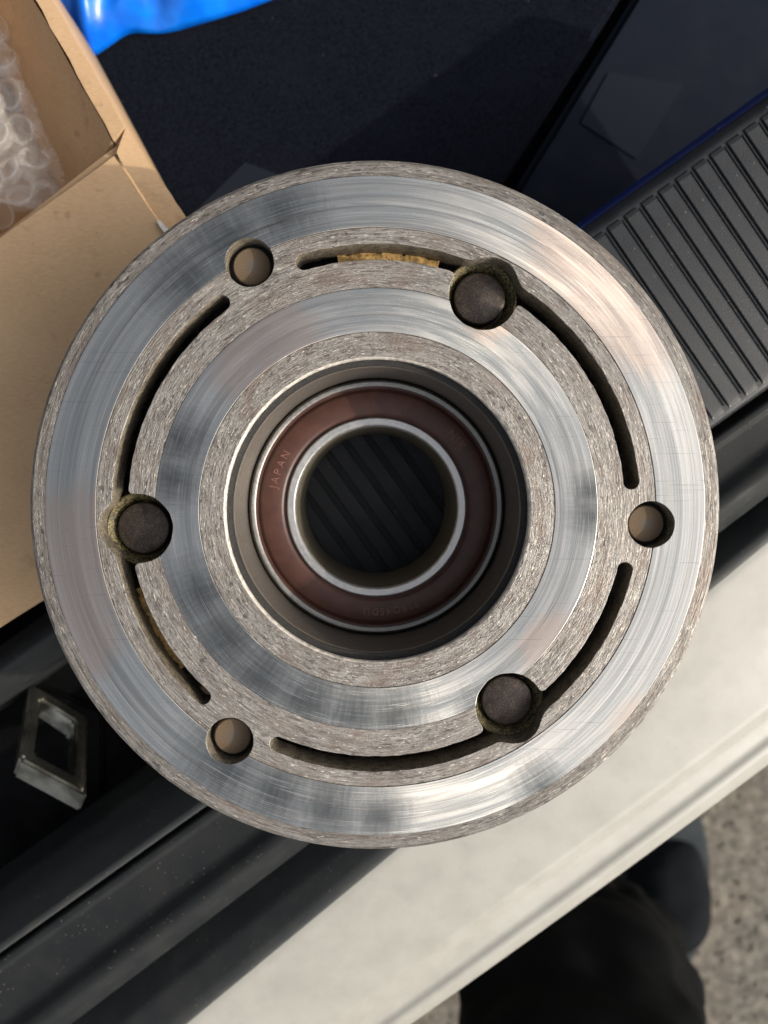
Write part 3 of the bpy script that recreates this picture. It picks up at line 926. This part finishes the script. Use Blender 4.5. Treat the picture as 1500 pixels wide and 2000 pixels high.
NA, NB = 40, 34
A = Vector(at(-15, -60, -62)); B = Vector(at(140, 430, -62)); Lf = Vector((-70, 18, 0))
for i in range(NA + 1):
    for j in range(NB + 1):
        s_, t_ = i / NA, j / NB
        p = A.lerp(B, s_) + Lf * t_
        wv = 1.6 * mnoise.noise(Vector((s_ * 9, t_ * 2, 5))) * (1 - t_)
        x, y = p.x + wv, p.y + wv * .4
        zz = film_z(x, y) - (6.0 * (1 - t_ * 8) if t_ < .125 else 0)
        vs.append((x, y, zz))
for i in range(NA):
    for j in range(NB):
        q = i * (NB + 1) + j
        fs.append((q, q + 1, q + NB + 2, q + NB + 1))
link('film', mesh('film', vs, fs, sharp=180), M_film, wrap)
bub = lathe('bubble', [(4.0, 0.0), (3.95, 1.0), (3.7, 2.0), (3.0, 2.7), (1.8, 3.0), (0.02, 3.1)], 24, False, 80)
spots = []
for i in range(-1, 9):
    for j in range(0, 8):
        q = A.lerp(B, 0) + (B - A).normalized() * (i * 8.6 + (4.3 if j % 2 else 0)) + Vector((-.95, .25, 0)) * (5.2 + j * 7.4)
        if (q - A).dot((B - A).normalized()) < -2 or (q - A).dot((B - A).normalized()) > (B - A).length - 3: continue
        spots.append(q)
rnd = random.Random(5)
for q in spots:
    x, y = q.x + rnd.uniform(-.5, .5), q.y + rnd.uniform(-.5, .5)
    e = 1.5
    nx = -(film_z(x + e, y) - film_z(x - e, y)) / (2 * e); ny = -(film_z(x, y + e) - film_z(x, y - e)) / (2 * e)
    o = link('bubble', bub, M_bub, wrap, (x, y, film_z(x, y) - .1), (-ny + rnd.uniform(-.15, .15), nx + rnd.uniform(-.15, .15), rnd.uniform(0, 6)))
    s_ = rnd.uniform(.9, 1.08)
    o.scale = (s_, s_ * rnd.uniform(.88, 1.05), rnd.uniform(.55, 1.05))

# ------------------------------------------------------------------ BLUE BAG
def mat_bag():
    t = NT('blue_plastic_bag')
    a = t.noise(None, 0.12, 3, 0.5)
    t.set(color=t.ramp(a, [(0.3, srgb(0, 92, 214)), (0.7, srgb(10, 124, 240))]), rough=0.30, spec=0.5, sub=0.0, normal=t.bump(a, 0.3, 1.0))
    return t.m
edge_px = [(60, -60), (90, 5), (118, 40), (150, 85), (172, 101), (186, 92), (214, 72), (240, 55), (262, 50), (300, 54), (335, 50), (390, 34), (450, 14), (520, -10), (640, -60)]
vs, fs = [], []
NB = 16
for i, (px, py) in enumerate(edge_px):
    p0 = Vector(at(px, py, Z_C + 5))
    p1 = Vector(at(120 + (px - 60) * 1.05, -420, Z_C + 5))
    for j in range(NB + 1):
        t_ = j / NB
        p = p0.lerp(p1, t_)
        bulge = 30 * math.sin(min(1, t_ * 1.3) * math.pi / 2) + (0 if j else -4.2)
        fold = 4.2 * math.sin(i * 1.9 + t_ * 2.0) * min(1, t_ * 6 + .25) + 4.0 * mnoise.noise(Vector((i * .8, t_ * 9, 2)))
        vs.append((p.x + .6 * mnoise.noise(Vector((i, j * .4, 1))), p.y, p.z + bulge * .8 + fold * (1 if j else .2)))
for i in range(len(edge_px) - 1):
    for j in range(NB):
        q = i * (NB + 1) + j
        fs.append((q, q + 1, q + NB + 2, q + NB + 1))
bag = link('plastic_bag', mesh('plastic_bag', vs, fs, sharp=180), mat_bag(), None)
md = bag.modifiers.new('smooth', 'SUBSURF'); md.levels = 2; md.render_levels = 2
md = bag.modifiers.new('thick', 'SOLIDIFY'); md.thickness = 0.0003
props(bag, 'bright blue plastic bag lying on the dark boot carpet', 'bag')

# ------------------------------------------------------------------ GROUND
ZG = -690.0
def mat_asphalt():
    t = NT('old_asphalt')
    a = t.noise(None, 0.075, 5, 0.75); b = t.noise(None, 0.010, 4, 0.6); c_ = t.noise(None, 0.22, 2, 0.5)
    c = t.ramp(a, [(0.34, srgb(58, 56, 52)), (0.5, srgb(92, 88, 81)), (0.66, srgb(126, 121, 112))])
    c = t.mix(t.ramp(b, [(0.4, 0.0), (0.7, 0.4)]), c, srgb(100, 91, 77))
    c = t.mix(t.ramp(c_, [(0.68, 0.0), (0.74, 0.6)]), c, srgb(136, 130, 121))
    t.set(color=c, rough=0.9, normal=t.bump(a, 0.6, 2.0))
    return t.m
M_asph = mat_asphalt()
g = link('ground', mesh('ground', [(-6000, -6000, ZG), (6000, -6000, ZG), (6000, 6000, ZG), (-6000, 6000, ZG)], [(0, 1, 2, 3)], smooth=False), M_asph)
props(g, kind='structure')
vs, fs = [], []
rnd = random.Random(11)
for k in range(1500):
    p = at(rnd.uniform(700, 1800), rnd.uniform(1300, 2300), ZG)
    r_ = rnd.uniform(1.2, 4.2)
    b = len(vs)
    for m in range(5):
        a = m * 1.257 + rnd.uniform(-.3, .3)
        vs.append((p.x + r_ * math.cos(a), p.y + r_ * math.sin(a), ZG - .5))
    for m in range(5):
        a = m * 1.257 + rnd.uniform(-.3, .3)
        vs.append((p.x + .6 * r_ * math.cos(a), p.y + .6 * r_ * math.sin(a), ZG + r_ * rnd.uniform(.3, .6)))
    for m in range(5):
        fs.append((b + m, b + (m + 1) % 5, b + 5 + (m + 1) % 5, b + 5 + m))
    fs.append(tuple(b + 5 + m for m in range(5)))
gv = link('gravel', mesh('gravel', vs, fs, smooth=False), M_asph)
props(gv, 'loose grit on the grey asphalt', 'gravel', kind='stuff')

# ------------------------------------------------------------------ PERSON (leg and shoe beside the bumper)
def mat_cloth(name, col, col2):
    t = NT(name)
    a = t.noise(None, 0.03, 4, 0.6); f = t.noise(None, 1.2, 2, 0.5)
    t.set(color=t.ramp(a, [(0.35, col), (0.7, col2)]), rough=0.95, spec=0.08, normal=t.bump(f, 0.4, 0.5))
    return t.m
M_trousers = mat_cloth('black_trousers', (0.0012, 0.0016, 0.0020), (0.0035, 0.0042, 0.005))
M_shoe = mat_cloth('grey_blue_shoe', srgb(14, 16, 19), srgb(26, 29, 33))
def skin_body(name, joints, edges, radii, mat, parent, root=0, sub=3, fold=0.0):
    me = bpy.data.meshes.new(name)
    me.from_pydata([tuple(Vector(j) * MM) for j in joints], edges, [])
    o = bpy.data.objects.new(name, me); COL.objects.link(o)
    me.materials.append(mat)
    o.parent = parent
    if parent is not None: o.location = -wpos(parent)
    sk = o.modifiers.new('skin', 'SKIN'); sk.use_smooth_shade = True
    for i, r_ in enumerate(radii):
        rx, ry = r_ if isinstance(r_, tuple) else (r_, r_)
        me.skin_vertices[0].data[i].radius = (rx * MM, ry * MM)
        me.skin_vertices[0].data[i].use_root = (i == root)
    ss = o.modifiers.new('sub', 'SUBSURF'); ss.levels = sub; ss.render_levels = sub
    dg = bpy.context.evaluated_depsgraph_get()
    nm = bpy.data.meshes.new_from_object(o.evaluated_get(dg))
    for v in nm.vertices:
        q = v.co / MM
        v.co += v.normal * MM * (fold * mnoise.noise(Vector((q.x * .012, q.y * .03, q.z * .018))) + .5 * fold * mnoise.noise(Vector((q.x * .03, q.y * .05 + 4, q.z * .045))))
    o.modifiers.clear()
    o.data = nm
    bpy.data.meshes.remove(me)
    return o
ank = Vector(at(1178, 1812, ZG + 95)); knee = Vector(at(1120, 2010, ZG + 420)); hip = knee + Vector((-30, -200, 400))
person = empty('person', (ank.x, ank.y, ZG))
props(person, 'person in black trousers and grey shoes standing behind the bumper', 'person')
leg = skin_body('leg', [hip, knee.lerp(hip, .5), knee, ank.lerp(knee, .55), ank, ank + Vector((0, 0, -40))], [(0, 1), (1, 2), (2, 3), (3, 4), (4, 5)],
                [100, 92, 76, 66, 56, 52], M_trousers, person, 0, 4, 16.0)
toe = Vector(at(1290, 1640, ZG + 25)); heel = Vector(at(1285, 1850, ZG + 34))
skin_body('shoe', [heel, heel.lerp(toe, .4) + Vector((8, 4, 12)), heel.lerp(toe, .75) + Vector((6, 2, 0)), toe], [(0, 1), (1, 2), (2, 3)], [(40, 40), (48, 46), (48, 34), (34, 24)], M_shoe, person, 0, 3, 4.0)

# pale side panel and sole of the shoe
M_sole = mat_cloth('grey_sole_rubber', srgb(46, 51, 54), srgb(62, 67, 69))
sole = []
for a_, rx, ry in [(k * 2 * math.pi / 28, 50, 122) for k in range(28)]:
    c_ = (heel + toe) / 2 + Vector((6, 2, 0))
    dx = (toe - heel).normalized(); nx_ = Vector((-dx.y, dx.x, 0))
    wd = rx * (1.0 - 0.18 * math.sin(a_) ** 2 * (1 if math.sin(a_) < 0 else .3))
    q = c_ + Vector((dx.x, dx.y, 0)) * ry * math.sin(a_) + nx_ * wd * math.cos(a_)
    sole.append((q.x, q.y, ZG + 30))
link('sole', slab('sole', sole, 29, 4.0, 3), M_sole, person)
